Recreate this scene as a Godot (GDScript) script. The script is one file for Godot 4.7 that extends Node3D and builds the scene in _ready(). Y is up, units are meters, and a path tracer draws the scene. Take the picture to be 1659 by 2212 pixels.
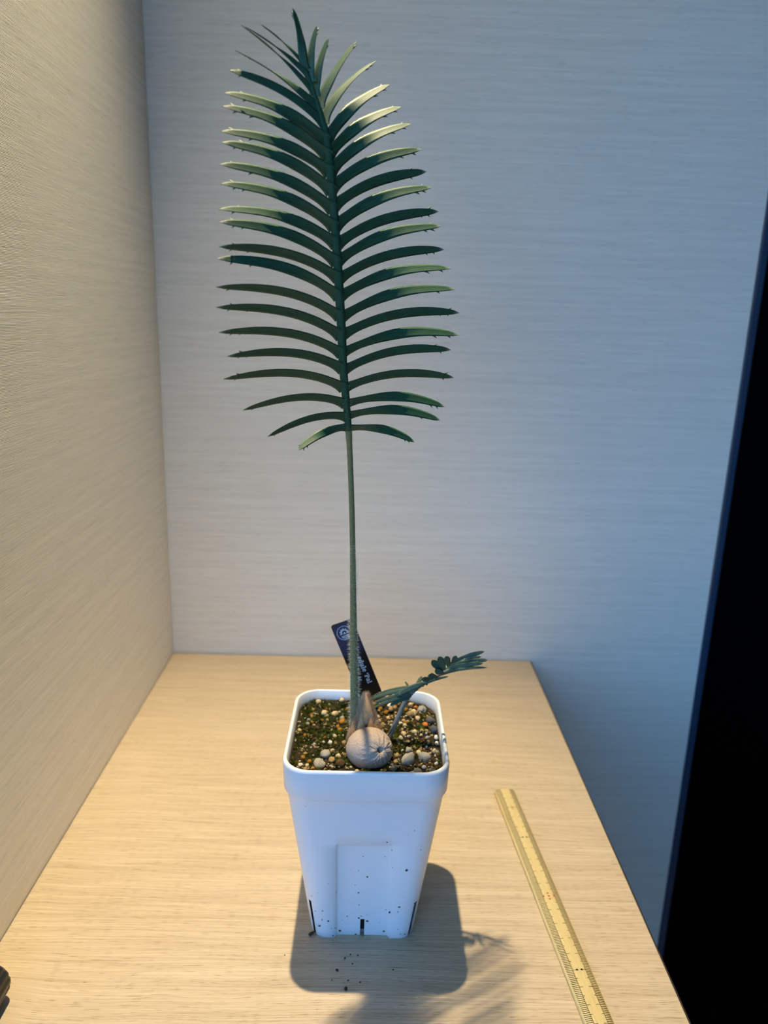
extends Node3D

# ---------------------------------------------------------------- camera numbers (photo is 1659 x 2212)
const FPX := 1621.087
const CAM := Vector3(0, 0.3223, 0)
const EUL := Vector3(-0.2577, -0.0159, 0.0287)
# desk niche: y = 0 is the desk top, the back wall stands at z = ZW
const ZW := -0.6695
const XL := -0.1893
const XR := 0.1569
const XT := 0.3236
const LAMP := Vector3(-0.09, 1.2, -0.51)
const WIN_X1 := 0.22
const POT := Vector3(0.0, 0.0, -0.3563)

var cam_basis: Basis
var rng := RandomNumberGenerator.new()

func ray(x: float, y: float) -> Vector3:
	return cam_basis * Vector3((x - 829.5) / FPX, -(y - 1106.0) / FPX, -1.0)
func on_z(x: float, y: float, z: float) -> Vector3:
	var d := ray(x, y)
	return CAM + d * ((z - CAM.z) / d.z)
func on_y(x: float, y: float, h: float) -> Vector3:
	var d := ray(x, y)
	return CAM + d * ((h - CAM.y) / d.y)

# ---------------------------------------------------------------- small tools
func lin(r: float, g: float, b: float) -> Color:
	return Color(r, g, b).linear_to_srgb()

func mat(c: Color, rough := 0.7, spec := 0.5) -> StandardMaterial3D:
	var m := StandardMaterial3D.new()
	m.albedo_color = c
	m.roughness = rough
	m.metallic_specular = spec
	return m

func put(called: String, mesh: Mesh, m: Material, parent: Node = self) -> MeshInstance3D:
	var o := MeshInstance3D.new()
	o.name = called
	o.mesh = mesh
	if m:
		o.material_override = m
	o.cast_shadow = GeometryInstance3D.SHADOW_CASTING_SETTING_ON
	parent.add_child(o, true)
	return o

func thing(called: String, at: Vector3) -> Node3D:
	var o := Node3D.new()
	o.name = called
	add_child(o, true)
	o.position = at
	return o

func tag(o: Node, label: String, category: String, group := "", kind := "") -> void:
	if label: o.set_meta("label", label)
	if category: o.set_meta("category", category)
	if group: o.set_meta("group", group)
	if kind: o.set_meta("kind", kind)

func quad_grid(st: SurfaceTool, rows: Array, closed: bool, colors: Array = [], uvs: Array = [], skip = null, base := 0) -> int:
	# rows: arrays of Vector3 of one length; returns the number of vertices added
	var n: int = rows[0].size()
	for i in rows.size():
		for j in n:
			if colors: st.set_color(colors[i][j])
			if uvs: st.set_uv(uvs[i][j])
			st.add_vertex(rows[i][j])
	var last := n if closed else n - 1
	for i in rows.size() - 1:
		for j in last:
			if skip != null and skip.call(i, j):
				continue
			var k := (j + 1) % n
			var a := base + i * n + j
			var b := base + i * n + k
			var c := base + (i + 1) * n + k
			var d := base + (i + 1) * n + j
			for q in [a, b, c, a, c, d]:
				st.add_index(q)
	return rows.size() * n

func grid_mesh(rows: Array, closed: bool, colors: Array = [], uvs: Array = [], skip = null) -> ArrayMesh:
	var st := SurfaceTool.new()
	st.begin(Mesh.PRIMITIVE_TRIANGLES)
	quad_grid(st, rows, closed, colors, uvs, skip)
	st.generate_normals()
	return st.commit()

func tube_rows(path: Array, radii: Array, sides: int) -> Array:
	var rows := []
	var side := Vector3.RIGHT
	for i in path.size():
		var t: Vector3 = (path[mini(i + 1, path.size() - 1)] - path[maxi(i - 1, 0)]).normalized()
		side = (side - t * side.dot(t))
		if side.length() < 0.001: side = t.cross(Vector3.FORWARD)
		side = side.normalized()
		var up := t.cross(side)
		var row := []
		for k in sides:
			var a := -TAU * k / sides
			row.append(path[i] + (side * cos(a) + up * sin(a)) * radii[i])
		rows.append(row)
	return rows

func capped(rows: Array) -> Array:
	# closes both ends by collapsing a ring to its middle
	var out := []
	for e in [0, rows.size() - 1]:
		var m := Vector3.ZERO
		for p in rows[e]: m += p
		m /= rows[e].size()
		var r := []
		for p in rows[e]: r.append(m)
		out.append(r)
	return [out[0]] + rows + [out[1]]

func tube(path: Array, radii: Array, sides := 10) -> ArrayMesh:
	return grid_mesh(capped(tube_rows(path, radii, sides)), true)

func smooth_path(pts: Array, n: int) -> Array:
	var out := []
	var m := pts.size() - 1
	for i in n + 1:
		var s := float(i) / n * m
		var k := mini(int(s), m - 1)
		var f := s - k
		var a = pts[maxi(k - 1, 0)]
		var b = pts[k]
		var c = pts[k + 1]
		var d = pts[mini(k + 2, m)]
		out.append(0.5 * (2.0 * b + (c - a) * f + (2.0 * a - 5.0 * b + 4.0 * c - d) * f * f + (3.0 * b - a - 3.0 * c + d) * f * f * f))
	return out

func along(pts: Array, f: float) -> Variant:
	var s := clampf(f, 0, 1) * (pts.size() - 1)
	var k := mini(int(s), pts.size() - 2)
	return lerp(pts[k], pts[k + 1], s - k)

func box_mesh(size: Vector3, bevel := 0.001) -> ArrayMesh:
	# a box with chamfered edges, middle at the origin
	var h := size / 2.0
	var b := minf(bevel, minf(h.x, minf(h.y, h.z)) * 0.9)
	var st := SurfaceTool.new()
	st.begin(Mesh.PRIMITIVE_TRIANGLES)
	st.set_smooth_group(-1)
	var pts := []
	for sx in [-1, 1]: for sy in [-1, 1]: for sz in [-1, 1]:
		pts.append(Vector3(sx * h.x, sy * (h.y - b), sz * (h.z - b)))
		pts.append(Vector3(sx * (h.x - b), sy * h.y, sz * (h.z - b)))
		pts.append(Vector3(sx * (h.x - b), sy * (h.y - b), sz * h.z))
	hull(st, pts)
	st.generate_normals()
	return st.commit()

func face(st: SurfaceTool, loop: Array, out_dir: Vector3) -> void:
	# a flat convex polygon turned to out_dir (front faces run clockwise)
	var nrm: Vector3 = (loop[1] - loop[0]).cross(loop[2] - loop[0])
	var p := loop.duplicate()
	if nrm.dot(out_dir) > 0: p.reverse()
	for i in range(1, p.size() - 1):
		st.add_vertex(p[0]); st.add_vertex(p[i]); st.add_vertex(p[i + 1])

func hull(st: SurfaceTool, p: Array) -> void:
	# p: 8 corners x 3 points as box_mesh lays them out
	var id := func(sx, sy, sz, k): return p[(((sx + 1) / 2) * 4 + ((sy + 1) / 2) * 2 + (sz + 1) / 2) * 3 + k]
	for s in [-1, 1]:
		face(st, [id.call(s, -1, -1, 0), id.call(s, 1, -1, 0), id.call(s, 1, 1, 0), id.call(s, -1, 1, 0)], Vector3(s, 0, 0))
		face(st, [id.call(-1, s, -1, 1), id.call(1, s, -1, 1), id.call(1, s, 1, 1), id.call(-1, s, 1, 1)], Vector3(0, s, 0))
		face(st, [id.call(-1, -1, s, 2), id.call(1, -1, s, 2), id.call(1, 1, s, 2), id.call(-1, 1, s, 2)], Vector3(0, 0, s))
	for a in [-1, 1]: for b in [-1, 1]:
		face(st, [id.call(a, b, -1, 0), id.call(a, b, 1, 0), id.call(a, b, 1, 1), id.call(a, b, -1, 1)], Vector3(a, b, 0))
		face(st, [id.call(a, -1, b, 0), id.call(a, 1, b, 0), id.call(a, 1, b, 2), id.call(a, -1, b, 2)], Vector3(a, 0, b))
		face(st, [id.call(-1, a, b, 1), id.call(1, a, b, 1), id.call(1, a, b, 2), id.call(-1, a, b, 2)], Vector3(0, a, b))
		for c in [-1, 1]:
			face(st, [id.call(a, b, c, 0), id.call(a, b, c, 1), id.call(a, b, c, 2)], Vector3(a, b, c))

func box(called: String, lo: Vector3, hi: Vector3, m: Material, parent: Node = self, bevel := 0.001) -> MeshInstance3D:
	var o := put(called, box_mesh(hi - lo, bevel), m, parent)
	o.position = (lo + hi) / 2.0 - (parent.position if parent != self and parent is Node3D else Vector3.ZERO)
	return o

func structure(o: Node, label: String, category: String) -> Node:
	tag(o, label, category, "", "structure")
	return o

func noise_bytes(w: int, h: int, freq: float, sd: int, to_w: int, to_h: int, oct := 3) -> PackedByteArray:
	# stretched noise: computed small and scaled up along one side
	var n := FastNoiseLite.new()
	n.seed = sd
	n.frequency = freq
	n.fractal_octaves = oct
	var small := n.get_seamless_image(w, h)
	small.convert(Image.FORMAT_L8)
	# a margin taken from the far side keeps the scaled picture seamless
	var wide := Image.create(w + 4, h + 4, false, Image.FORMAT_L8)
	for dx in [-w, 0, w]:
		for dy in [-h, 0, h]:
			wide.blit_rect(small, Rect2i(0, 0, w, h), Vector2i(2 + dx, 2 + dy))
	var kx := to_w / w
	var ky := to_h / h
	wide.resize((w + 4) * kx, (h + 4) * ky, Image.INTERPOLATE_CUBIC)
	return wide.get_region(Rect2i(2 * kx, 2 * ky, to_w, to_h)).get_data()

func tex(bytes: PackedByteArray, w: int, h: int, fmt := Image.FORMAT_RGB8) -> ImageTexture:
	return ImageTexture.create_from_image(Image.create_from_data(w, h, false, fmt, bytes))

# ---------------------------------------------------------------- materials with grain
func wall_material() -> StandardMaterial3D:
	# woven wall covering: fine threads across, with slubs and streaks that run level
	var S := 1024
	var a := noise_bytes(32, S, 0.35, 11, S, S, 2)
	var b := noise_bytes(8, S / 2, 0.2, 12, S, S, 3)
	var c := noise_bytes(64, S, 0.9, 13, S, S, 1)
	var col := PackedByteArray(); col.resize(S * S * 3)
	for i in S * S:
		var v := (a[i] - 128) * 0.055 + (b[i] - 128) * 0.045
		var slub := c[i] - 206
		if slub > 0: v -= slub * 0.5
		var k := 236.0 + v
		col[i * 3] = int(clampf(k, 0, 255)); col[i * 3 + 1] = int(clampf(k * 0.985, 0, 255)); col[i * 3 + 2] = int(clampf(k * 0.93, 0, 255))
	var T := 2048
	var e := noise_bytes(64, T, 0.5, 14, T, T, 2)
	var g := noise_bytes(32, T, 0.7, 15, T, T, 1)
	var hgt := PackedByteArray(); hgt.resize(T * T)
	var thread := [-42.0, 40.0, 6.0]
	for y in T:
		var th: float = thread[y % 3]
		var odd := 2 if (y / 3) & 1 else 0
		for x in T:
			var i := y * T + x
			var weave := 18.0 if ((x + odd) & 3) < 2 else -18.0
			hgt[i] = int(clampf(128.0 + th + weave + (e[i] - 128) * 0.35 - maxf(0.0, g[i] - 190) * 1.3, 0, 255))
	var m := mat(Color(1, 1, 1), 0.62, 0.4)
	m.albedo_texture = tex(col, S, S)
	m.uv1_triplanar = true
	m.uv1_world_triplanar = true
	m.uv1_triplanar_sharpness = 8.0
	m.uv1_scale = Vector3(2.0, 2.0, 2.0)
	m.heightmap_enabled = true
	m.heightmap_scale = 0.02
	m.heightmap_texture = tex(hgt, T, T, Image.FORMAT_L8)
	return m

func wood_material() -> StandardMaterial3D:
	# pale laminate with straight grain along x and short dark pores; the texture covers 0.36 m x 0.36 m
	var S := 2048
	var a := noise_bytes(16, 1024, 0.32, 21, S, S, 2)
	var b := noise_bytes(8, 512, 0.09, 22, S, S, 3)
	var c := noise_bytes(64, S, 0.85, 23, S, S, 1)
	var wv := noise_bytes(64, 128, 0.03, 24, S, S, 2)
	var col := PackedByteArray(); col.resize(S * S * 3)
	var hgt := PackedByteArray(); hgt.resize(S * S)
	for y in S:
		for x in S:
			var i := y * S + x
			var yy := (y + (wv[i] - 128) / 10 + S) % S
			var k := yy * S + x
			var v := (a[k] - 128) * 0.12 + (b[k] - 128) * 0.05
			var pore := maxf(0.0, c[k] - 184.0)
			v -= pore * 0.8
			col[i * 3] = int(clampf(188.0 + v, 0, 255))
			col[i * 3 + 1] = int(clampf(170.0 + v * 1.05, 0, 255))
			col[i * 3 + 2] = int(clampf(144.0 + v * 1.08, 0, 255))
			hgt[i] = int(clampf(150.0 + (a[k] - 128) * 0.35 - pore * 2.2, 0, 255))
	var m := mat(Color(1, 1, 1), 0.5, 0.42)
	m.albedo_texture = tex(col, S, S)
	m.uv1_triplanar = true
	m.uv1_world_triplanar = true
	m.uv1_triplanar_sharpness = 8.0
	m.uv1_scale = Vector3(2.7, 2.7, 2.7)
	m.heightmap_enabled = true
	m.heightmap_scale = 0.03
	m.heightmap_texture = tex(hgt, S, S, Image.FORMAT_L8)
	return m

func speckle(base: Color, amount: float, freq: float, sd: int, scale := 40.0, relief := 0.03, rough := 0.8) -> StandardMaterial3D:
	# a mineral or woody surface: mottled colour and grain of its own
	var T := 256
	var a := noise_bytes(T, T, freq, sd, T, T, 4)
	var b := noise_bytes(T, T, freq * 4.0, sd + 1, T, T, 2)
	var col := PackedByteArray(); col.resize(T * T * 3)
	var hgt := PackedByteArray(); hgt.resize(T * T)
	for i in T * T:
		var k := 1.0 + ((a[i] - 128) * 0.6 + (b[i] - 128) * 0.5) / 128.0 * amount
		col[i * 3] = int(clampf(base.r * 255 * k, 0, 255))
		col[i * 3 + 1] = int(clampf(base.g * 255 * k, 0, 255))
		col[i * 3 + 2] = int(clampf(base.b * 255 * k, 0, 255))
		hgt[i] = int(clampf(128 + (a[i] - 128) * 0.5 + (b[i] - 128) * 0.5, 0, 255))
	var m := mat(Color(1, 1, 1), rough, 0.35)
	m.albedo_texture = tex(col, T, T)
	m.uv1_triplanar = true
	m.uv1_scale = Vector3.ONE * scale
	m.heightmap_enabled = true
	m.heightmap_scale = relief
	m.heightmap_texture = tex(hgt, T, T, Image.FORMAT_L8)
	return m

# ---------------------------------------------------------------- scene
func _ready() -> void:
	rng.seed = 7
	cam_basis = Basis.from_euler(EUL, EULER_ORDER_YXZ)
	var cam := Camera3D.new()
	cam.name = "camera"
	add_child(cam)
	cam.position = CAM
	cam.basis = cam_basis
	var lens := CameraAttributesPhysical.new()
	lens.frustum_focal_length = 25.65
	lens.frustum_focus_distance = 0.34
	lens.frustum_near = 0.02
	lens.frustum_far = 50.0
	lens.exposure_aperture = 25.65 / 2.6
	cam.attributes = lens
	cam.projection = Camera3D.PROJECTION_FRUSTUM
	cam.near = 0.02
	cam.far = 50.0
	cam.size = 2.0 * 0.02 * 1106.0 / FPX
	cam.frustum_offset = Vector2.ZERO
	cam.current = true

	var we := WorldEnvironment.new()
	we.name = "environment"
	var env := Environment.new()
	env.tonemap_mode = Environment.TONE_MAPPER_LINEAR
	env.tonemap_exposure = 1.0
	env.background_mode = Environment.BG_SKY
	var sky := Sky.new()
	var sm := ProceduralSkyMaterial.new()
	sm.sky_top_color = lin(1.0, 2.75, 6.0)
	sm.sky_horizon_color = lin(1.85, 4.1, 7.5)
	sm.ground_bottom_color = lin(0.40, 0.60, 0.85)
	sm.ground_horizon_color = lin(1.1, 2.05, 3.3)
	sm.sky_energy_multiplier = 1.0
	sm.ground_energy_multiplier = 1.0
	sky.sky_material = sm
	env.sky = sky
	env.sdfgi_enabled = true
	env.ssao_enabled = true
	env.ssil_enabled = true
	we.environment = env
	add_child(we)

	ceiling_downlight(LAMP, Vector3(-0.05, 0, -0.312), 2.2, 23.5, 0.0075, "small round warm downlight in ceiling above the desk corner")
	ceiling_downlight(Vector3(0.0, 1.2, 0.35), Vector3(-0.1, 0, 0.1), 0.0, 50.0, 0.03, "round warm downlight in ceiling over the open room")

	room()
	desk()
	plant_pot()
	potting_mix()
	cycad()
	name_tag()
	ruler()
	dark_bar()
	crumbs()

func ceiling_downlight(at: Vector3, aim: Vector3, energy: float, angle: float, size: float, label: String) -> void:
	var t := thing("ceiling_downlight", Vector3(at.x, 1.22, at.z))
	tag(t, label, "downlight", "ceiling downlights")
	var prof := [[0.0, 0.003], [0.022, 0.003]]
	var ring := []
	for q in [[0.026, 0.0], [0.026, -0.012], [0.030, -0.013], [0.036, -0.011], [0.040, -0.005], [0.040, 0.0]]:
		var row := []
		for k in 32:
			var a := TAU * k / 32
			row.append(Vector3(cos(a) * q[0], q[1], sin(a) * q[0]))
		ring.append(row)
	put("rim", grid_mesh(ring, true), mat(Color(0.9, 0.9, 0.9), 0.4), t)
	var disc := CylinderMesh.new()
	disc.top_radius = 0.026; disc.bottom_radius = 0.026; disc.height = 0.004; disc.radial_segments = 32
	var gm := mat(Color(1, 0.95, 0.85), 0.5)
	gm.emission_enabled = true
	gm.emission = Color(1.0, 0.86, 0.66)
	gm.emission_energy_multiplier = 4.0
	var d := put("lamp_lens", disc, gm, t)
	d.position.y = -0.003
	var l := SpotLight3D.new()
	l.name = "spot"
	t.add_child(l)
	l.position = at - t.position
	l.look_at_from_position(at, aim, Vector3.FORWARD)
	l.light_color = lin(1.0, 0.82, 0.51)
	l.light_energy = energy
	l.spot_angle = angle
	l.spot_angle_attenuation = 1.0
	l.spot_range = 6.0
	l.spot_attenuation = 2.0
	l.light_size = size
	l.shadow_enabled = true

func room() -> void:
	var wm := wall_material()
	var plain := mat(Color(0.80, 0.79, 0.77), 0.8)
	var top := 1.22
	structure(box("wall_back", Vector3(XL - 0.06, -0.72, ZW - 0.06), Vector3(XT, top, ZW), wm), "pale woven wall covering behind the potted cycad", "wall")
	structure(box("wall_left", Vector3(XL - 0.06, -0.72, ZW), Vector3(XL, top, -0.20), wm), "pale finely ribbed side wall beside the desk", "wall")
	structure(box("floor", Vector3(-1.9, -0.78, -1.3), Vector3(1.5, -0.72, 1.3), mat(Color(0.62, 0.58, 0.54), 0.6)), "pale floor under the desk", "floor")
	structure(box("ceiling", Vector3(-1.9, top, -1.3), Vector3(1.5, top + 0.06, 1.3), plain), "plain ceiling over the desk niche", "ceiling")
	structure(box("trim_1", Vector3(XT, -0.72, ZW - 0.06), Vector3(XT + 0.007, top, ZW + 0.001), mat(lin(0.02, 0.045, 0.09), 0.35)), "narrow navy trim down the open end of back wall", "trim")
	structure(box("door_1", Vector3(XT + 0.007, -0.72, ZW - 0.06), Vector3(1.5, top, ZW - 0.03), mat(lin(0.0008, 0.0009, 0.0012), 0.6, 0.1)), "black door panel beyond the navy trim", "door")
	structure(box("wall_right", Vector3(1.44, -0.72, ZW), Vector3(1.5, top, 1.24), mat(Color(0.25, 0.24, 0.24), 0.8)), "dark far wall of the room", "wall")
	structure(box("wall_side", Vector3(-1.9, -0.72, -1.3), Vector3(XL - 0.06, top, -0.26), plain), "plain wall beside the desk niche", "wall")
	structure(box("wall_far", Vector3(-1.9, -0.72, -0.26), Vector3(-1.84, top, 1.24), plain), "plain far side wall of the room", "wall")
	# the wall behind the viewpoint, with a wide daylight window
	var x0 := -1.80
	var x1 := WIN_X1
	var y0 := 0.0
	var y1 := 1.18
	structure(box("wall_front", Vector3(-1.9, -0.72, 1.24), Vector3(1.5, y0, 1.30), plain), "plain wall under the daylight window", "wall")
	structure(box("wall_front_001", Vector3(-1.9, y1, 1.24), Vector3(1.5, top, 1.30), plain), "plain wall strip above the daylight window", "wall")
	structure(box("wall_front_002", Vector3(x1, y0, 1.24), Vector3(1.5, y1, 1.30), plain), "plain wall pier beside the daylight window", "wall")
	structure(box("wall_front_003", Vector3(-1.9, y0, 1.24), Vector3(x0, y1, 1.30), plain), "narrow wall pier in the room corner", "wall")
	var win := thing("window_1", Vector3((x0 + x1) / 2, y0, 1.27))
	structure(win, "wide daylight window with a white frame", "window")
	var fm := mat(Color(0.85, 0.86, 0.88), 0.4)
	var xm := (x0 + x1) / 2
	box("frame", Vector3(x0, y0, 1.25), Vector3(x1, y0 + 0.04, 1.29), fm, win)
	box("frame", Vector3(x0, y1 - 0.04, 1.25), Vector3(x1, y1, 1.29), fm, win)
	box("mullion", Vector3(xm - 0.02, y0 + 0.04, 1.25), Vector3(xm + 0.02, y1 - 0.04, 1.29), fm, win)
	var gl := mat(Color(1, 1, 1, 0.05), 0.02)
	gl.transparency = BaseMaterial3D.TRANSPARENCY_ALPHA
	box("pane", Vector3(x0, y0 + 0.04, 1.268), Vector3(xm - 0.02, y1 - 0.04, 1.272), gl, win)
	box("pane", Vector3(xm + 0.02, y0 + 0.04, 1.268), Vector3(x1, y1 - 0.04, 1.272), gl, win)

func desk() -> void:
	var t := thing("desk", Vector3((XL + XR) / 2, -0.72, ZW / 2))
	tag(t, "pale wood grain desk carrying the white pot and the ruler", "desk")
	var wood := wood_material()
	box("desk_top", Vector3(XL + 0.0005, -0.022, ZW + 0.0015), Vector3(XR, 0.0, 0.02), wood, t, 0.0003)
	box("edge_band", Vector3(XR, -0.022, ZW + 0.0015), Vector3(XR + 0.0009, -0.0002, 0.02), mat(lin(0.012, 0.008, 0.007), 0.6), t, 0.0002)
	box("side_panel", Vector3(XR - 0.05, -0.72, ZW + 0.0015), Vector3(XR - 0.03, -0.022, -0.03), mat(lin(0.05, 0.045, 0.04), 0.6), t)
	box("side_panel", Vector3(XL + 0.01, -0.72, ZW + 0.0015), Vector3(XL + 0.03, -0.022, -0.03), mat(lin(0.05, 0.045, 0.04), 0.6), t)

# ---------------------------------------------------------------- pot
func pot_ring(a: float, r: float, push = null) -> Array:
	# a square of half side a with corner radius r, counted clockwise seen from above; push(side, t) moves a point inwards
	var row := []
	for s in 4:
		var rot := Basis(Vector3.UP, PI / 2 * s)
		var straight := a - r
		var flat := [-straight, -0.0147, -0.0137, -0.0128, -0.006, -0.0011, 0.0011, 0.006, 0.0128, 0.0137, 0.0147, straight]
		for q in flat.size():
			var x: float = clampf(flat[q], -straight, straight)
			var inn := 0.0
			if push != null: inn = push.call(q)
			row.append(rot * Vector3(-x, 0, -(a - inn)))
		# the corner after this side; the two points about 45 degrees border the slit
		for d in [8.0, 18.0, 28.0, 34.0, 39.0, 51.0, 56.0, 62.0, 72.0, 82.0]:
			var g := deg_to_rad(d)
			row.append(rot * Vector3(-straight - sin(g) * r, 0, -straight - cos(g) * r))
	return row

func plant_pot() -> void:
	var t := thing("plant_pot", POT)
	tag(t, "white square tapered plastic pot with soil specks, holding the cycad", "pot")
	# heights, half sides, corner radii of the outside
	var prof := []
	var hs := [0.0, 0.0008, 0.006, 0.0125, 0.0132, 0.018, 0.0245, 0.026, 0.036, 0.046, 0.056, 0.0625, 0.0645, 0.066, 0.075, 0.085, 0.0925]
	for h in hs:
		var a: float = lerpf(0.0274, 0.0394, h / 0.0925)
		if h == 0.0: a -= 0.0008
		prof.append([h, a, lerpf(0.0085, 0.0125, h / 0.0925)])
	prof.append([0.0934, 0.0400, 0.0130])
	prof.append([0.0945, 0.0408, 0.0132])
	prof.append([0.1020, 0.0411, 0.0134])
	prof.append([0.1085, 0.0413, 0.0135])
	prof.append([0.1097, 0.0410, 0.0134])
	prof.append([0.1100, 0.0405, 0.0131])
	prof.append([0.1100, 0.0397, 0.0125])
	prof.append([0.1096, 0.0393, 0.0122])
	prof.append([0.1020, 0.0388, 0.0120])
	prof.append([0.0920, 0.0382, 0.0118])
	prof.append([0.0700, 0.0350, 0.0110])
	var rows := []
	for p in prof:
		var h: float = p[0]
		var depth := 0.0
		if rows.size() < 17:
			depth = 0.0019 * clampf((0.0660 - h) / 0.0022, 0, 1)
		var push := func(q):
			if q in [3, 4, 5, 6, 7, 8]: return depth
			if q in [2, 9]: return depth * 0.72
			return 0.0
		var row := pot_ring(p[1], p[2], push)
		for i in row.size(): row[i] += Vector3(0, h, 0)
		rows.append(row)
	var skip := func(i, j):
		var k: int = j % 22
		if k == 5 and i < 3: return true          # drain slit in the recessed panel
		if k == 16 and i < 6: return true         # drain slit on the corner
		return false
	var white := mat(lin(0.66, 0.70, 0.74), 0.32, 0.5)
	put("pot_wall", grid_mesh(rows, true, [], [], skip), white, t)
	var bottom := []
	for f in [0.0, 0.6, 1.0]:
		var row := []
		for p in rows[1]: row.append(Vector3(p.x * f * 0.96, 0.0022, p.z * f * 0.96))
		bottom.append(row)
	put("pot_base", grid_mesh(bottom, true), white, t)
	# dried soil splashes on the front
	var st := SurfaceTool.new()
	st.begin(Mesh.PRIMITIVE_TRIANGLES)
	var spots := [[617, 621, 6], [773, 715, 5], [948, 717, 5], [1189, 506, 5], [1135, 541, 4], [965, 601, 7], [1004, 665, 5], [805, 882, 8], [733, 832, 5], [706, 950, 5], [733, 1012, 9], [487, 938, 4], [1125, 828, 13], [1008, 808, 4], [737, 1111, 6], [400, 1015, 4], [440, 1160, 6], [487, 1243, 10], [437, 1232, 7], [415, 1283, 11], [640, 1202, 6], [755, 1202, 6], [802, 1192, 4], [735, 1217, 9], [805, 1243, 13], [985, 1172, 9], [1065, 1128, 11], [955, 1150, 5], [580, 1320, 13], [940, 1325, 13], [525, 1362, 8], [710, 1350, 9], [1055, 1168, 6], [1110, 1350, 6], [1030, 1405, 11], [513, 1305, 5], [546, 1300, 5], [1190, 1100, 6], [903, 1257, 4], [600, 1235, 4], [845, 1358, 4], [553, 1010, 4], [348, 1038, 4], [382, 1162, 5], [398, 1270, 4], [923, 1135, 4], [302, 308, 4], [1055, 1312, 5], [1075, 1350, 5], [1241, 662, 5], [673, 830, 3], [653, 1070, 3]]
	var n := 0
	for s in spots:
		var px: float = 580.0 + s[0] / 3.77
		var py: float = 1660.0 + s[1] / 3.77
		var d := ray(px, py)
		# meet the front face of the pot, recessed in its middle
		var hit := Vector3.ZERO
		for depth in [0.0019, 0.0]:
			var k := 0.0120 / 0.0925
			var z0: float = POT.z + 0.0274 - depth
			var tt: float = (z0 + k * CAM.y - CAM.z) / (d.z - k * d.y)
			hit = CAM + d * tt
			if depth > 0.0 and absf(hit.x) < 0.0137 and hit.y < 0.065: break
		var r: float = s[2] / 3.77 / 4300.0 * 0.95
		n += blob(st, hit - POT, Vector3(r, r * rng.randf_range(0.7, 1.2), r * 0.3), n)
	st.generate_normals()
	var dirt := put("dirt_speck", st.commit(), speckle(Color(0.36, 0.30, 0.25), 0.6, 0.05, 31, 300.0), t)
	tag(dirt, "dried brown soil specks on the pot front", "", "", "stuff")

func blob(st: SurfaceTool, at: Vector3, r: Vector3, base: int) -> int:
	var rows := []
	for i in 5:
		var row := []
		var th := PI * i / 4.0
		for k in 6:
			var a := -TAU * k / 6.0
			var w := rng.randf_range(0.8, 1.2)
			row.append(at + Vector3(cos(a) * sin(th) * r.x * w, cos(th) * r.y, sin(a) * sin(th) * r.z))
		rows.append(row)
	return quad_grid(st, rows, true, [], [], null, base)

# ---------------------------------------------------------------- soil with pebbles and moss
var soil_noise := FastNoiseLite.new()
func soil_h(x: float, z: float) -> float:
	# height of the soil over the desk at (x, z) measured from the pot's middle
	var back := clampf((-z - 0.012) / 0.024, 0, 1) * clampf(1.0 - absf(x - 0.008) / 0.022, 0, 1)
	return 0.1035 + 0.0055 * back + soil_noise.get_noise_2d(x * 1000.0, z * 1000.0) * 0.0022 - 0.001 * clampf((x - 0.022) / 0.01, 0, 1)

func inside_pot(x: float, z: float, margin: float) -> bool:
	var a := 0.0388 - margin
	var r := maxf(0.0120 - margin, 0.001)
	var dx := maxf(absf(x) - (a - r), 0.0)
	var dz := maxf(absf(z) - (a - r), 0.0)
	return Vector2(dx, dz).length() < r

func pebble_mesh(sd: int) -> ArrayMesh:
	var n := FastNoiseLite.new()
	n.seed = sd
	n.frequency = 0.9
	n.fractal_octaves = 2
	var rows := []
	for i in 8:
		var th := PI * i / 7.0
		var row := []
		for k in 10:
			var a := -TAU * k / 10.0
			var d := Vector3(cos(a) * sin(th), cos(th), sin(a) * sin(th))
			row.append(d * (1.0 + n.get_noise_3dv(d * 1.3) * 0.42))
		rows.append(row)
	return grid_mesh(rows, true)

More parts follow.
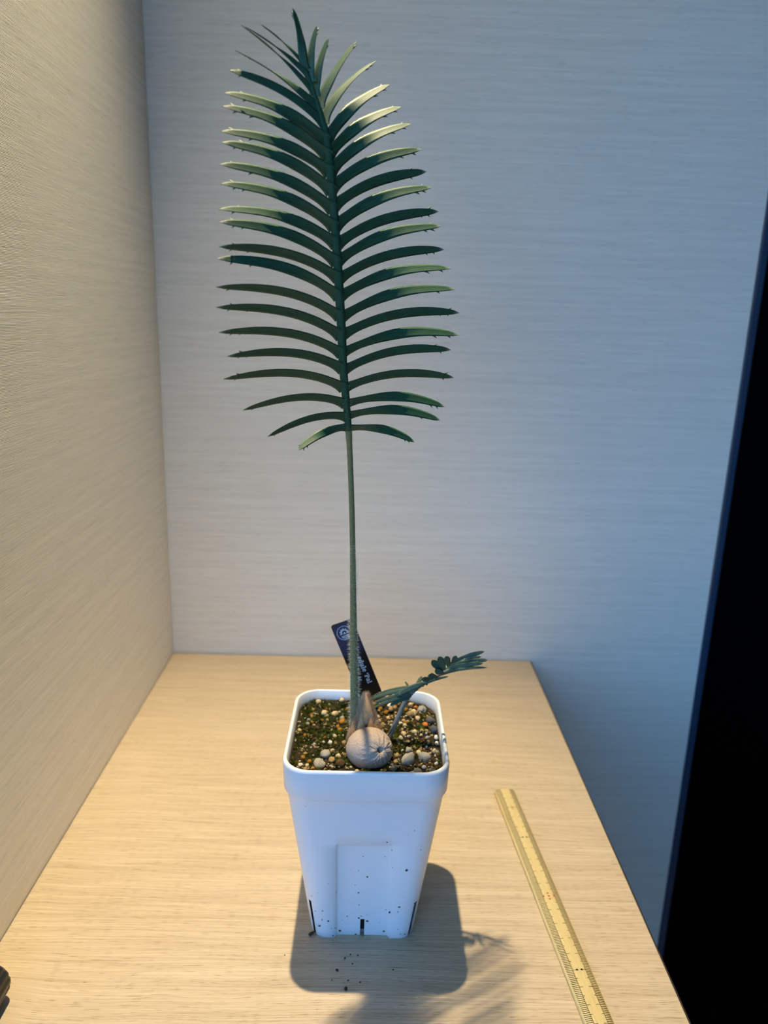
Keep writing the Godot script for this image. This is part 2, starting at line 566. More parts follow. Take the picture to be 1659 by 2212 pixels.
func potting_mix() -> void:
	soil_noise.seed = 4
	soil_noise.frequency = 0.14
	soil_noise.fractal_octaves = 3
	var t := thing("potting_mix", POT)
	tag(t, "gritty potting mix with pebbles and moss filling the white pot", "soil")
	var rows := []
	for i in 25:
		var f := i / 24.0
		var ring := pot_ring(0.0386, 0.0119)
		var row := []
		for p in ring:
			var q: Vector3 = p * f
			row.append(Vector3(q.x, soil_h(q.x, q.z), q.z))
		rows.append(row)
	for h in [0.09, 0.07, 0.0035]:
		var row := []
		for p in pot_ring(lerpf(0.0238, 0.0355, h / 0.0925), 0.0075): row.append(p + Vector3(0, h, 0))
		rows.append(row)
	var low := []
	for p in rows[rows.size() - 1]: low.append(Vector3(0, 0.0035, 0))
	rows.append(low)
	put("soil", grid_mesh(rows, true), speckle(Color(0.17, 0.145, 0.09), 0.9, 0.06, 41, 60.0, 0.05, 0.95), t)
	# pebbles: meshes and materials shared
	var meshes := []
	for i in 9: meshes.append(pebble_mesh(50 + i))
	var cols := {
		"white": Color(0.88, 0.86, 0.82), "cream": Color(0.80, 0.72, 0.56), "tan": Color(0.66, 0.55, 0.38), "grey": Color(0.62, 0.60, 0.56),
		"dark": Color(0.33, 0.33, 0.34), "ochre": Color(0.62, 0.44, 0.14), "orange": Color(0.80, 0.48, 0.22), "brown": Color(0.34, 0.26, 0.17)}
	var mats := {}
	var sd := 60
	for c in cols:
		mats[c] = speckle(cols[c], 0.5, 0.035, sd, 0.55, 0.02, 0.9)
		sd += 3
	# those that can be told apart, from the photograph: x, y and size across in pixels, tone
	var seen := [[704, 1628, 26, "grey"], [690, 1647, 27, "grey"], [717, 1637, 16, "tan"], [731, 1627, 14, "cream"], [743, 1598, 12, "tan"], [752, 1603, 12, "white"], [649, 1650, 10, "white"], [655, 1630, 13, "ochre"], [648, 1622, 11, "orange"], [646, 1571, 11, "cream"], [660, 1546, 8, "white"], [674, 1558, 9, "ochre"], [696, 1553, 9, "ochre"], [740, 1555, 18, "ochre"], [730, 1566, 11, "ochre"], [701, 1540, 15, "cream"], [724, 1536, 20, "cream"], [704, 1562, 10, "tan"], [677, 1504, 16, "cream"], [727, 1496, 14, "cream"], [842, 1530, 14, "white"], [834, 1507, 10, "white"], [838, 1487, 14, "white"], [828, 1482, 20, "cream"], [855, 1492, 9, "white"], [798, 1481, 8, "white"], [809, 1487, 12, "orange"], [860, 1523, 12, "white"], [887, 1522, 13, "cream"], [898, 1523, 9, "orange"], [894, 1532, 14, "cream"], [911, 1528, 22, "grey"], [925, 1540, 16, "tan"], [902, 1544, 14, "cream"], [886, 1544, 18, "tan"], [919, 1556, 14, "orange"], [938, 1548, 26, "dark"], [941, 1572, 20, "dark"], [936, 1525, 10, "brown"], [911, 1573, 11, "cream"], [922, 1569, 11, "cream"], [896, 1578, 12, "cream"], [872, 1582, 14, "cream"], [859, 1592, 11, "cream"], [866, 1558, 10, "white"], [947, 1588, 12, "white"], [946, 1598, 10, "white"], [884, 1618, 17, "grey"], [882, 1637, 34, "grey"], [916, 1629, 27, "grey"], [941, 1616, 18, "cream"], [943, 1640, 10, "white"], [916, 1652, 11, "white"], [935, 1658, 18, "grey"], [858, 1627, 12, "tan"], [855, 1640, 12, "tan"], [851, 1655, 15, "grey"], [847, 1667, 13, "grey"], [862, 1668, 12, "cream"], [890, 1667, 14, "white"], [902, 1664, 20, "grey"], [735, 1647, 20, "brown"], [757, 1616, 9, "white"], [702, 1661, 11, "white"], [713, 1664, 12, "cream"], [820, 1500, 8, "cream"], [830, 1500, 12, "cream"], [843, 1503, 12, "cream"], [852, 1517, 9, "tan"], [822, 1535, 11, "ochre"], [833, 1540, 12, "ochre"], [846, 1545, 10, "tan"], [817, 1547, 10, "cream"], [877, 1513, 10, "cream"], [870, 1513, 8, "cream"], [869, 1571, 8, "tan"], [881, 1597, 10, "tan"], [906, 1592, 8, "brown"], [925, 1596, 9, "tan"], [895, 1560, 9, "brown"], [908, 1610, 9, "tan"], [932, 1607, 9, "cream"], [668, 1640, 11, "ochre"], [676, 1655, 10, "orange"], [660, 1660, 10, "tan"], [664, 1645, 10, "cream"]]
	var taken := []
	for s in seen:
		var p := on_y(s[0], s[1], 0.1055) - POT
		var r: float = s[2] / 4250.0 / 2.0
		p.y = soil_h(p.x, p.z) + r * 0.25
		if not inside_pot(p.x, p.z, r + 0.0003):
			var c := p
			for k in 40:
				c = Vector3(c.x * 0.985, c.y, c.z * 0.985)
				if inside_pot(c.x, c.z, r + 0.0003): break
			p = c
		if Vector2(p.x - 0.0012, p.z - (-0.337 - POT.z)).length() < 0.0105 + r: continue
		taken.append([p, r])
		var o := put("pebble", meshes[rng.randi() % 9], mats[s[3]], t)
		o.position = p
		o.rotation = Vector3(rng.randf_range(0, TAU), rng.randf_range(0, TAU), rng.randf_range(0, TAU))
		o.scale = Vector3(r, r * rng.randf_range(0.75, 0.95), r * rng.randf_range(0.85, 1.1))
	var kinds := ["cream", "cream", "tan", "tan", "brown", "brown", "ochre", "grey", "white", "brown"]
	var count := taken.size()
	for tries in 4000:
		if count >= 285: break
		var r: float = rng.randf_range(0.0007, 0.0015)
		var x := rng.randf_range(-0.038, 0.038)
		var z := rng.randf_range(-0.038, 0.038)
		if not inside_pot(x, z, r + 0.0005): continue
		if Vector2(x - 0.0012, z - 0.0193).length() < 0.011 + r or Vector2(x + 0.003, z + 0.004).length() < 0.009 + r: continue
		if x < 0.0 and rng.randf() < 0.45: continue
		var free := true
		for q in taken:
			if Vector2(q[0].x - x, q[0].z - z).length() < (q[1] + r) * 0.92:
				free = false
				break
		if not free: continue
		var p := Vector3(x, soil_h(x, z) + r * 0.2, z)
		taken.append([p, r])
		count += 1
		var o := put("pebble", meshes[rng.randi() % 9], mats[kinds[rng.randi() % kinds.size()]], t)
		o.position = p
		o.rotation = Vector3(rng.randf_range(0, TAU), rng.randf_range(0, TAU), rng.randf_range(0, TAU))
		o.scale = Vector3(r, r * rng.randf_range(0.7, 0.95), r * rng.randf_range(0.85, 1.1))
	# fine grit, too small to pick apart
	var gm := MultiMesh.new()
	gm.transform_format = MultiMesh.TRANSFORM_3D
	gm.use_colors = true
	gm.mesh = pebble_mesh(77)
	gm.instance_count = 2600
	var tones := [lin(0.42, 0.35, 0.24), lin(0.20, 0.14, 0.06), lin(0.05, 0.038, 0.02), lin(0.10, 0.075, 0.03), lin(0.035, 0.028, 0.018), lin(0.30, 0.25, 0.14)]
	for i in 2600:
		var x := 0.0
		var z := 0.0
		for k in 50:
			x = rng.randf_range(-0.038, 0.038)
			z = rng.randf_range(-0.038, 0.038)
			if inside_pot(x, z, 0.0008) and Vector2(x - 0.0012, z - 0.0193).length() > 0.0105: break
		var r := rng.randf_range(0.00025, 0.0007)
		gm.set_instance_transform(i, Transform3D(Basis.from_euler(Vector3(rng.randf() * 6, rng.randf() * 6, 0)).scaled(Vector3(r, r * 0.8, r)), Vector3(x, soil_h(x, z) + r * 0.3, z)))
		gm.set_instance_color(i, tones[rng.randi() % 6].srgb_to_linear())
	var gn := MultiMeshInstance3D.new()
	gn.name = "grit"
	gn.multimesh = gm
	var gmat := mat(Color(1, 1, 1), 0.9, 0.3)
	gmat.vertex_color_use_as_albedo = true
	gn.material_override = gmat
	tag(gn, "fine brown and cream grit between the pebbles", "", "", "stuff")
	t.add_child(gn)
	# moss: short leafy shoots in cushions
	var tuft := SurfaceTool.new()
	tuft.begin(Mesh.PRIMITIVE_TRIANGLES)
	for k in 7:
		var a := TAU * k / 7.0
		var dirv := Vector3(cos(a), 0, sin(a))
		var sd2 := Vector3(-sin(a), 0, cos(a))
		tuft.add_vertex(sd2 * 0.10); tuft.add_vertex(dirv * 0.75 + Vector3(0, 0.9 + 0.3 * (k % 2), 0)); tuft.add_vertex(-sd2 * 0.10)
	tuft.generate_normals()
	var mm := MultiMesh.new()
	mm.transform_format = MultiMesh.TRANSFORM_3D
	mm.use_colors = true
	mm.mesh = tuft.commit()
	var where := []
	var patch := FastNoiseLite.new()
	patch.seed = 9
	patch.frequency = 0.07
	for tries in 40000:
		if where.size() >= 8500: break
		var x := rng.randf_range(-0.038, 0.038)
		var z := rng.randf_range(-0.038, 0.038)
		if not inside_pot(x, z, 0.001) or Vector2(x - 0.0012, z - 0.0193).length() < 0.0105: continue
		var like := patch.get_noise_2d(x * 1000.0, z * 1000.0) + (0.35 if x < 0.004 and z < 0.022 else -0.12)
		if Vector2(x - 0.018, z - 0.006).length() < 0.010: like += 0.4
		if like > 0.05: where.append(Vector3(x, soil_h(x, z), z))
	mm.instance_count = where.size()
	for i in where.size():
		var s := rng.randf_range(0.0006, 0.0013)
		var g := rng.randf()
		var c := Color(lerpf(0.012, 0.060, g), lerpf(0.024, 0.085, g), 0.006)
		if patch.get_noise_2d(where[i].x * 1500.0 + 300.0, where[i].z * 1500.0) > 0.22: c = Color(lerpf(0.05, 0.14, g), lerpf(0.08, 0.18, g), 0.015)
		elif rng.randf() < 0.2: c = Color(0.13, 0.10, 0.03)
		mm.set_instance_transform(i, Transform3D(Basis(Vector3.UP, rng.randf() * TAU).scaled(Vector3(s, s * rng.randf_range(0.9, 1.7), s)), where[i]))
		mm.set_instance_color(i, c)
	var mn := MultiMeshInstance3D.new()
	mn.name = "moss"
	mn.multimesh = mm
	var mmat := mat(Color(1, 1, 1), 0.9, 0.2)
	mmat.vertex_color_use_as_albedo = true
	mn.material_override = mmat
	tag(mn, "dark green moss growing over the grit", "", "", "stuff")
	t.add_child(mn)

# ---------------------------------------------------------------- the cycad
var leaf_mat: StandardMaterial3D
var RACHIS := []      # points up the big leaf's stalk

func leaf_material() -> StandardMaterial3D:
	var W := 64
	var H := 256
	var n := noise_bytes(32, 16, 0.2, 81, W, H, 2)
	var col := PackedByteArray(); col.resize(W * H * 3)
	var hgt := PackedByteArray(); hgt.resize(W * H)
	for y in H:
		for x in W:
			var i := y * W + x
			var vein := cos(TAU * x * 9.0 / W) * 0.5 + 0.5
			var k := 0.86 + 0.16 * vein + (n[i] - 128) / 128.0 * 0.14
			col[i * 3] = int(clampf(215 * k, 0, 255)); col[i * 3 + 1] = int(clampf(225 * k, 0, 255)); col[i * 3 + 2] = int(clampf(215 * k, 0, 255))
			hgt[i] = int(128 + 100 * vein * 0.9)
	var m := mat(Color(1, 1, 1), 0.54, 0.54)
	m.albedo_texture = tex(col, W, H)
	m.vertex_color_use_as_albedo = true
	m.heightmap_enabled = true
	m.heightmap_scale = 0.012
	m.heightmap_texture = tex(hgt, W, H, Image.FORMAT_L8)
	m.backlight_enabled = true
	m.backlight = Color(0.25, 0.32, 0.12)
	return m

func leaflet(p0: Vector3, p1: Vector3, bow: float, width: float, t0: float, t1: float, spines := true, flare := 1.35, blunt := false, green := Color(0.046, 0.148, 0.086)) -> ArrayMesh:
	# a leathery blade from p0 to p1, arched by bow, twisting from t0 to t1 (degrees; positive turns its face up)
	var st := SurfaceTool.new()
	st.begin(Mesh.PRIMITIVE_TRIANGLES)
	var chord := p1 - p0
	var length := chord.length()
	var face_dir := Vector3(0.0, 0.0, 1.0)
	var upw := chord.normalized().cross(face_dir).normalized()
	if upw.y < 0.0 or (absf(upw.y) < 0.2 and upw.x < 0.0): upw = -upw
	var thorn := Color(0.60, 0.60, 0.50)
	var rows := []
	var colors := []
	var uvs := []
	var N := 20
	var prof := [[0.0, flare], [0.035, lerpf(1.0, flare, 0.55)], [0.07, lerpf(1.0, flare, 0.22)], [0.13, 1.0], [0.4, 1.0], [0.65, 0.95], [0.8, 0.82], [0.9, 0.62], [0.955, 0.40], [1.0, 0.04]]
	if blunt: prof = [[0.0, 0.45], [0.3, 0.85], [0.65, 1.05], [0.85, 0.95], [0.94, 0.68], [1.0, 0.25]]
	var edge := []
	for i in N + 1:
		var s := float(i) / N
		if i == N: s = 1.0
		elif i > N - 4: s = 1.0 - (N - i) * 0.028
		elif i < 5: s = i * 0.032
		else: s = 0.16 + (i - 5) / float(N - 9) * 0.74
		var w := width
		for q in prof.size() - 1:
			if s >= prof[q][0] and s <= prof[q + 1][0]:
				w = width * lerpf(prof[q][1], prof[q + 1][1], (s - prof[q][0]) / (prof[q + 1][0] - prof[q][0]))
		var c := p0 + chord * s + upw * bow * 4.0 * s * (1.0 - s) * (1.15 - 0.3 * s)
		var tan := (chord + upw * bow * 4.0 * (1.0 - 2.0 * s)).normalized()
		var wd := (upw - tan * upw.dot(tan)).normalized()
		var nd := (face_dir - tan * face_dir.dot(tan))
		nd = (nd - wd * nd.dot(wd)).normalized()
		var th := deg_to_rad(lerpf(t0, t1, smoothstep(0.15, 0.70, s)))
		var ww := wd * cos(th) - nd * sin(th)
		var nn := nd * cos(th) + wd * sin(th)
		var thick := 0.00028 * (1.0 - 0.6 * s)
		var row := []
		var crow := []
		var urow := []
		var tip := 0.0 if blunt else clampf((s - 0.965) / 0.02, 0, 1)
		var cc := green.lerp(thorn, tip)
		for q in [[-1.0, 0.0], [-0.6, 1.0], [0.0, 1.25], [0.6, 1.0], [1.0, 0.0], [0.6, -1.0], [0.0, -0.75], [-0.6, -1.0]]:
			var sag: float = 0.09 * w * (q[0] * q[0])
			row.append(c + ww * (q[0] * w * 0.5) + nn * (q[1] * thick + sag))
			crow.append(cc)
			urow.append(Vector2(q[0] * 0.5 + 0.5, s * 2.0))
		rows.append(row)
		colors.append(crow)
		uvs.append(urow)
		edge.append([c + ww * w * 0.5, c - ww * w * 0.5, tan, ww, nn])
	var n := quad_grid(st, rows, true, colors, uvs, null, 0)
	# small thorny teeth near the tip
	if spines:
		for q in [[0.87, 0], [0.91, 1], [0.80, 1]]:
			if rng.randf() < 0.2: continue
			var i := 5 + int(round((q[0] + rng.randf_range(-0.02, 0.02) - 0.16) / 0.74 * (N - 9)))
			var e: Array = edge[clampi(i, 0, N - 1)]
			var at: Vector3 = e[q[1]]
			var outw: Vector3 = e[3] * (1.0 if q[1] == 0 else -1.0)
			var tl := width * rng.randf_range(0.22, 0.34)
			var tip_p: Vector3 = at + (e[2] * 1.2 + outw * 0.75).normalized() * tl * 1.2
			var b := [at - e[2] * tl * 0.5 - outw * 0.0003 + e[4] * 0.0002, at + e[2] * tl * 0.5 - outw * 0.0003 + e[4] * 0.0002, at + e[2] * tl * 0.5 - outw * 0.0003 - e[4] * 0.0002, at - e[2] * tl * 0.5 - outw * 0.0003 - e[4] * 0.0002]
			for k in 4:
				st.set_color(green.lerp(thorn, 0.25)); st.set_uv(Vector2(0.5, 0.5)); st.add_vertex(b[k])
				st.set_color(green.lerp(thorn, 0.25)); st.set_uv(Vector2(0.5, 0.5)); st.add_vertex(b[(k + 1) % 4])
				st.set_color(thorn); st.set_uv(Vector2(0.5, 0.5)); st.add_vertex(tip_p)
				for j in 3: st.add_index(n + j)
				n += 3
	st.generate_normals()
	return st.commit()

func hairs(path: Array, radii: Array, from: float, to: float, count: int, len_lo: float, len_hi: float, thick := 0.00005, lay := 0.3, lift := -1.0) -> ArrayMesh:
	var st := SurfaceTool.new()
	st.begin(Mesh.PRIMITIVE_TRIANGLES)
	for i in count:
		var f := lerpf(from, to, rng.randf())
		var c: Vector3 = along(path, f)
		var t: Vector3 = (along(path, minf(f + 0.01, 1.0)) - along(path, maxf(f - 0.01, 0.0))).normalized()
		var a := rng.randf() * TAU
		var s := t.cross(Vector3.FORWARD).normalized()
		var u := t.cross(s)
		var o := s * cos(a) + u * sin(a)
		var r: float = along(radii, f)
		var p := c + o * r * 0.9
		var d := (o + t * rng.randf_range(lay * lift, lay) + (s * -sin(a) + u * cos(a)) * rng.randf_range(-0.5, 0.5)).normalized()
		var q := p + d * rng.randf_range(len_lo, len_hi)
		var m := (p + q) / 2.0 + t * rng.randf_range(-0.0002, 0.0002)
		var w1 := d.cross(t).normalized() * thick
		var w2 := d.cross(w1).normalized() * thick
		for w in [w1, w2]:
			st.add_vertex(p - w); st.add_vertex(m - w * 0.8); st.add_vertex(p + w)
			st.add_vertex(p + w); st.add_vertex(m - w * 0.8); st.add_vertex(m + w * 0.8)
			st.add_vertex(m - w * 0.8); st.add_vertex(q); st.add_vertex(m + w * 0.8)
	st.generate_normals()
	return st.commit()

func cycad() -> void:
	var t := thing("cycad_plant", POT + Vector3(-0.004, 0.104, 0.0))
	tag(t, "seedling cycad with one tall feathery green leaf, growing in the white pot", "plant")
	var off := -t.position
	leaf_mat = leaf_material()
	# the tall leaf: stalk points as pixel x, y and depth z
	var ctrl := [[767, 1600, -0.3570], [766, 1545, -0.3572], [765, 1480, -0.3575], [764, 1400, -0.3573], [763, 1300, -0.3570], [762, 1200, -0.3568], [760, 1100, -0.3565], [757, 1010, -0.3545], [753, 930, -0.3497], [747, 860, -0.3440], [741, 790, -0.3395], [738, 720, -0.3355], [734, 650, -0.3320], [730, 580, -0.3290], [725, 510, -0.3265], [719, 430, -0.3240], [712, 350, -0.3217], [704, 290, -0.3200], [692, 245, -0.3191], [681, 210, -0.3183], [668, 172, -0.3175], [657, 147, -0.3170]]
	var pts := []
	for c in ctrl: pts.append(on_z(c[0], c[1], c[2]) + off)
	var path := smooth_path(pts, 110)
	var rad := []
	var rkeys := [0.0024, 0.0022, 0.0020, 0.0019, 0.0016, 0.0014, 0.00135, 0.00135, 0.0014, 0.0016, 0.0017, 0.00175, 0.00175, 0.0017, 0.00165, 0.0016, 0.0015, 0.0013, 0.0011, 0.0009, 0.0008, 0.0006]
	for i in 111: rad.append(along(rkeys, i / 110.0) * (1.12 if i > 40 else 1.0))
	var stalk_mat := speckle(Color(0.50, 0.49, 0.33), 0.25, 0.08, 91, 120.0, 0.02, 0.55)
	var upper_mat := speckle(Color(0.17, 0.31, 0.22), 0.2, 0.08, 93, 120.0, 0.02, 0.5)
	var split := 42
	var frond := put("tall_leaf", tube(path.slice(0, split + 1), rad.slice(0, split + 1), 14), stalk_mat, t)
	tag(frond, "tall upright feather leaf with a hairy green stalk", "")
	put("rachis", tube(path.slice(split), rad.slice(split), 14), upper_mat, frond)
	# leaflets: root x, y and tip x, y in the photograph, width share, end twist
	var left := [[752, 921, 643, 973, 0.85, 22], [750, 899, 578, 943, 0.92, 6], [747, 871, 524, 886, 0.95, 4], [744, 837, 482, 819, 1, 6], [741, 796, 490, 770, 1, 10], [739, 763, 472, 718, 1, 8], [737, 725, 466, 664, 1, 9], [735, 683, 466, 620, 1, 3], [733, 640, 469, 559, 1, 15], [731, 600, 473, 533, 1, 6], [728, 566, 474, 480, 1, 15], [726, 526, 473, 452, 1, 27], [723, 490, 477, 397, 1, 24], [720, 452, 475, 355, 1, 18], [717, 412, 479, 308, 1, 18], [713, 372, 478, 284, 1, 22], [710, 338, 481, 230, 1, 26], [705, 305, 485, 201, 1, 26], [698, 268, 495, 152, 0.95, 8], [689, 235, 508, 109, 0.8, 50], [677, 200, 521, 54, 0.55, 62], [664, 162, 530, 58, 0.55, 60], [654, 136, 564, 53, 0.4, 64]]
	var right := [[753, 924, 895, 955, 0.85, 24], [751, 897, 951, 908, 0.95, 25], [748, 871, 961, 879, 0.95, 26], [745, 837, 980, 816, 1, 4], [742, 799, 974, 756, 1, 9], [740, 761, 991, 724, 1, 25], [739, 723, 992, 676, 1, 9], [737, 685, 983, 625, 1, 28], [734, 640, 973, 580, 1, 27], [732, 602, 959, 539, 1, 8], [729, 564, 953, 489, 1, 18], [727, 528, 947, 457, 1, 7], [724, 488, 933, 405, 1, 20], [721, 445, 921, 371, 1, 7], [717, 405, 910, 323, 1, 14], [714, 369, 888, 268, 1, 26], [710, 334, 867, 231, 1, 28], [706, 302, 841, 183, 1, 28], [697, 265, 812, 132, 1, 27], [688, 232, 771, 89, 1, 26], [680, 208, 710, 81, 0.95, 24], [670, 178, 685, 54, 0.95, 24], [656, 147, 632, 17, 0.9, 22]]
	for side in [left, right]:
		for q in side:
			var zr := 0.0
			# depth of the stalk where the leaflet leaves it
			for i in ctrl.size() - 1:
				if q[1] <= ctrl[i][1] and q[1] >= ctrl[i + 1][1]:
					zr = lerpf(ctrl[i][2], ctrl[i + 1][2], (ctrl[i][1] - q[1]) / float(ctrl[i][1] - ctrl[i + 1][1]))
			if zr == 0.0: zr = -0.3170
			var p0 := on_z(q[0], q[1], zr)
			var p1 := on_z(q[2], q[3], zr)
			# the leaf is turned: its right half lies farther back
			var sweep := lerpf(0.45, 0.70, clampf((q[1] - 150.0) / 700.0, 0, 1))
			if p1.x < p0.x: sweep *= 1.25
			p1 = on_z(q[2], q[3], zr - sweep * (p1.x - p0.x))
			var bow := (p1 - p0).length() * 0.072
			if q[1] < 240: bow *= 0.5
			var top_one: bool = q[1] <= 275
			var t0 := 18.0 if top_one else rng.randf_range(-38, -31)
			var t1: float = q[5] + rng.randf_range(-2, 2)
			if p1.x < p0.x and q[5] > 12: t1 += 12.0
			if top_one: t1 += 20.0
			elif q[5] <= 12: t1 -= 38.0
			var m := leaflet(p0 + off, p1 + off, bow, (0.0043 if top_one else 0.0048) * q[4] * (-(p0.z + p1.z) / 0.69), t0, t1, true, 1.5)
			put("leaflet", m, leaf_mat, frond)
	var hm := mat(lin(0.75, 0.72, 0.60), 0.6)
	hm.backlight_enabled = true
	hm.backlight = Color(0.6, 0.6, 0.55)
	var hr := put("stalk_hair", hairs(path, rad, 0.03, 0.25, 2400, 0.0010, 0.0028), hm, frond)
	tag(hr, "fine pale hairs standing off the stalk", "", "", "stuff")
	var hr2 := put("stalk_hair", hairs(path, rad, 0.2, 0.46, 420, 0.0006, 0.0016, 0.00004), hm, frond)
	tag(hr2, "sparse short pale hairs on the upper stalk", "", "", "stuff")
	caudex(t, off)
	seed_nut(t, off)
	young_leaf(t, off)

func caudex(t: Node3D, off: Vector3) -> void:
	# woolly base: a lumpy stump and pointed scale leaves
	var n := FastNoiseLite.new()
	n.seed = 5
	n.frequency = 0.35
	var tan_mat := speckle(Color(0.62, 0.48, 0.33), 0.5, 0.12, 101, 90.0, 0.06, 0.9)
	var pale := speckle(Color(0.76, 0.62, 0.45), 0.35, 0.12, 104, 90.0, 0.05, 0.85)
	var foot := on_z(789, 1612, -0.3530)
	var peak := on_z(791, 1503, -0.3555)
	var rows := []
	var prof := [0.0086, 0.0088, 0.0086, 0.0080, 0.0071, 0.0060, 0.0047, 0.0034, 0.0022, 0.0007]
	for i in 25:
		var f := i / 24.0
		var r: float = along(prof, f)
		var c := foot.lerp(peak, f)
		var row := []
		for k in 32:
			var a := -TAU * k / 32.0
			var d := Vector3(cos(a), 0, sin(a) * 0.72)
			var lump := n.get_noise_3d(cos(a) * 5.0, f * 5.0, sin(a) * 5.0)
			var fibre := n.get_noise_3d(cos(a) * 26.0, f * 9.0, sin(a) * 26.0)
			row.append(c + off + d * r * (1.0 + 0.34 * lump + 0.13 * fibre))
		rows.append(row)
	var stump := put("stump", grid_mesh(capped(rows), true), tan_mat, t)
	tag(stump, "tan woolly stem base", "")
	var wool := mat(lin(0.62, 0.47, 0.31), 0.8)
	wool.backlight_enabled = true
	wool.backlight = Color(0.4, 0.35, 0.28)
	# scale leaves: pixel x, y of foot and tip, depth, width
	for s in [[800, 1560, 790, 1499, -0.3505, 0.0044, 1], [812, 1598, 814, 1556, -0.3475, 0.0044, 0], [790, 1560, 786, 1528, -0.3490, 0.0040, 1], [778, 1596, 783, 1538, -0.3470, 0.0046, 1], [763, 1604, 764, 1560, -0.3470, 0.0044, 0], [826, 1612, 822, 1572, -0.3470, 0.0036, 0], [800, 1598, 801, 1545, -0.3470, 0.0048, 0], [754, 1606, 757, 1573, -0.3500, 0.0030, 0]]:
		var a := on_z(s[0], s[1], s[4]) + off
		var b := on_z(s[2], s[3], s[4] - 0.002) + off
		var p := []
		var rr := []
		for i in 9:
			var f := i / 8.0
			p.append(a.lerp(b, f) + Vector3(0, 0, 0.0012 * sin(PI * f)))
			rr.append(s[5] * 0.5 * along([0.9, 1.0, 0.95, 0.75, 0.45, 0.08], f))
		var leaf := put("scale_leaf", tube(p, rr, 10), pale if s[6] == 1 else tan_mat, t)
		var fuzz := put("wool", hairs(p, rr, 0.0, 0.97, 520, 0.0007, 0.0021, 0.00004, 3.0, 0.35), wool, leaf)
		tag(fuzz, "tan wool on the scale leaf", "", "", "stuff")
	var axis := []
	var ar := []
	for i in 10:
		axis.append(foot.lerp(peak, i / 9.0) + off)
		ar.append(prof[i] * 0.95)
	var w := put("wool", hairs(axis, ar, 0.0, 1.0, 9000, 0.0012, 0.0034, 0.00005, 4.0, 0.3), wool, t)
	tag(w, "tan wool on the stem base", "", "", "stuff")

func seed_nut(t: Node3D, off: Vector3) -> void:
	var c := Vector3(0.0014, 0.1085, -0.3380) + off
	var n := FastNoiseLite.new()
	n.seed = 3
	n.frequency = 0.8
	n.fractal_octaves = 3
	# where the small hole shows on the near side
	var hit := on_z(825, 1621, -0.3285) + off
	var hole := (hit - c).normalized()
	var s1 := hole.cross(Vector3.UP).normalized()
	var s2 := hole.cross(s1)
	var rows := []
	for i in 141:
		var th := PI * i / 140.0
		var row := []
		for k in 220:
			var a := -TAU * k / 220.0
			var d := Vector3(cos(a) * sin(th), cos(th), sin(a) * sin(th))
			var ang := acos(clampf(d.dot(hole), -1, 1))
			var around := atan2(d.dot(s1), d.dot(s2))
			var r := 1.0 + 0.025 * n.get_noise_3dv(d * 1.2)
			# creases that run to the hole, and the dimple itself
			r += 0.036 * n.get_noise_2d(around * 4.5, 3.0 + ang * 2.0) * smoothstep(1.25, 0.35, ang) * smoothstep(0.08, 0.25, ang) * 1.6
			r -= 0.10 * exp(-pow(ang / 0.20, 2.0)) + 0.55 * exp(-pow(ang / 0.125, 6.0))
			# ridge line across the top right
			var band := absf(d.dot(Vector3(0.35, 0.80, -0.45).normalized()) - 0.72)
			r -= 0.015 * exp(-pow(band / 0.025, 2.0)) * smoothstep(-0.1, 0.4, d.x)
			row.append(c + Vector3(d.x * 0.01195, d.y * 0.0106, d.z * 0.0110) * r)
		rows.append(row)
	var m := speckle(Color(0.69, 0.62, 0.565), 0.6, 0.09, 111, 90.0, 0.03, 0.6)
	var o := put("seed", grid_mesh(rows, true), m, t)
	tag(o, "round grey brown woody seed with a small hole", "")

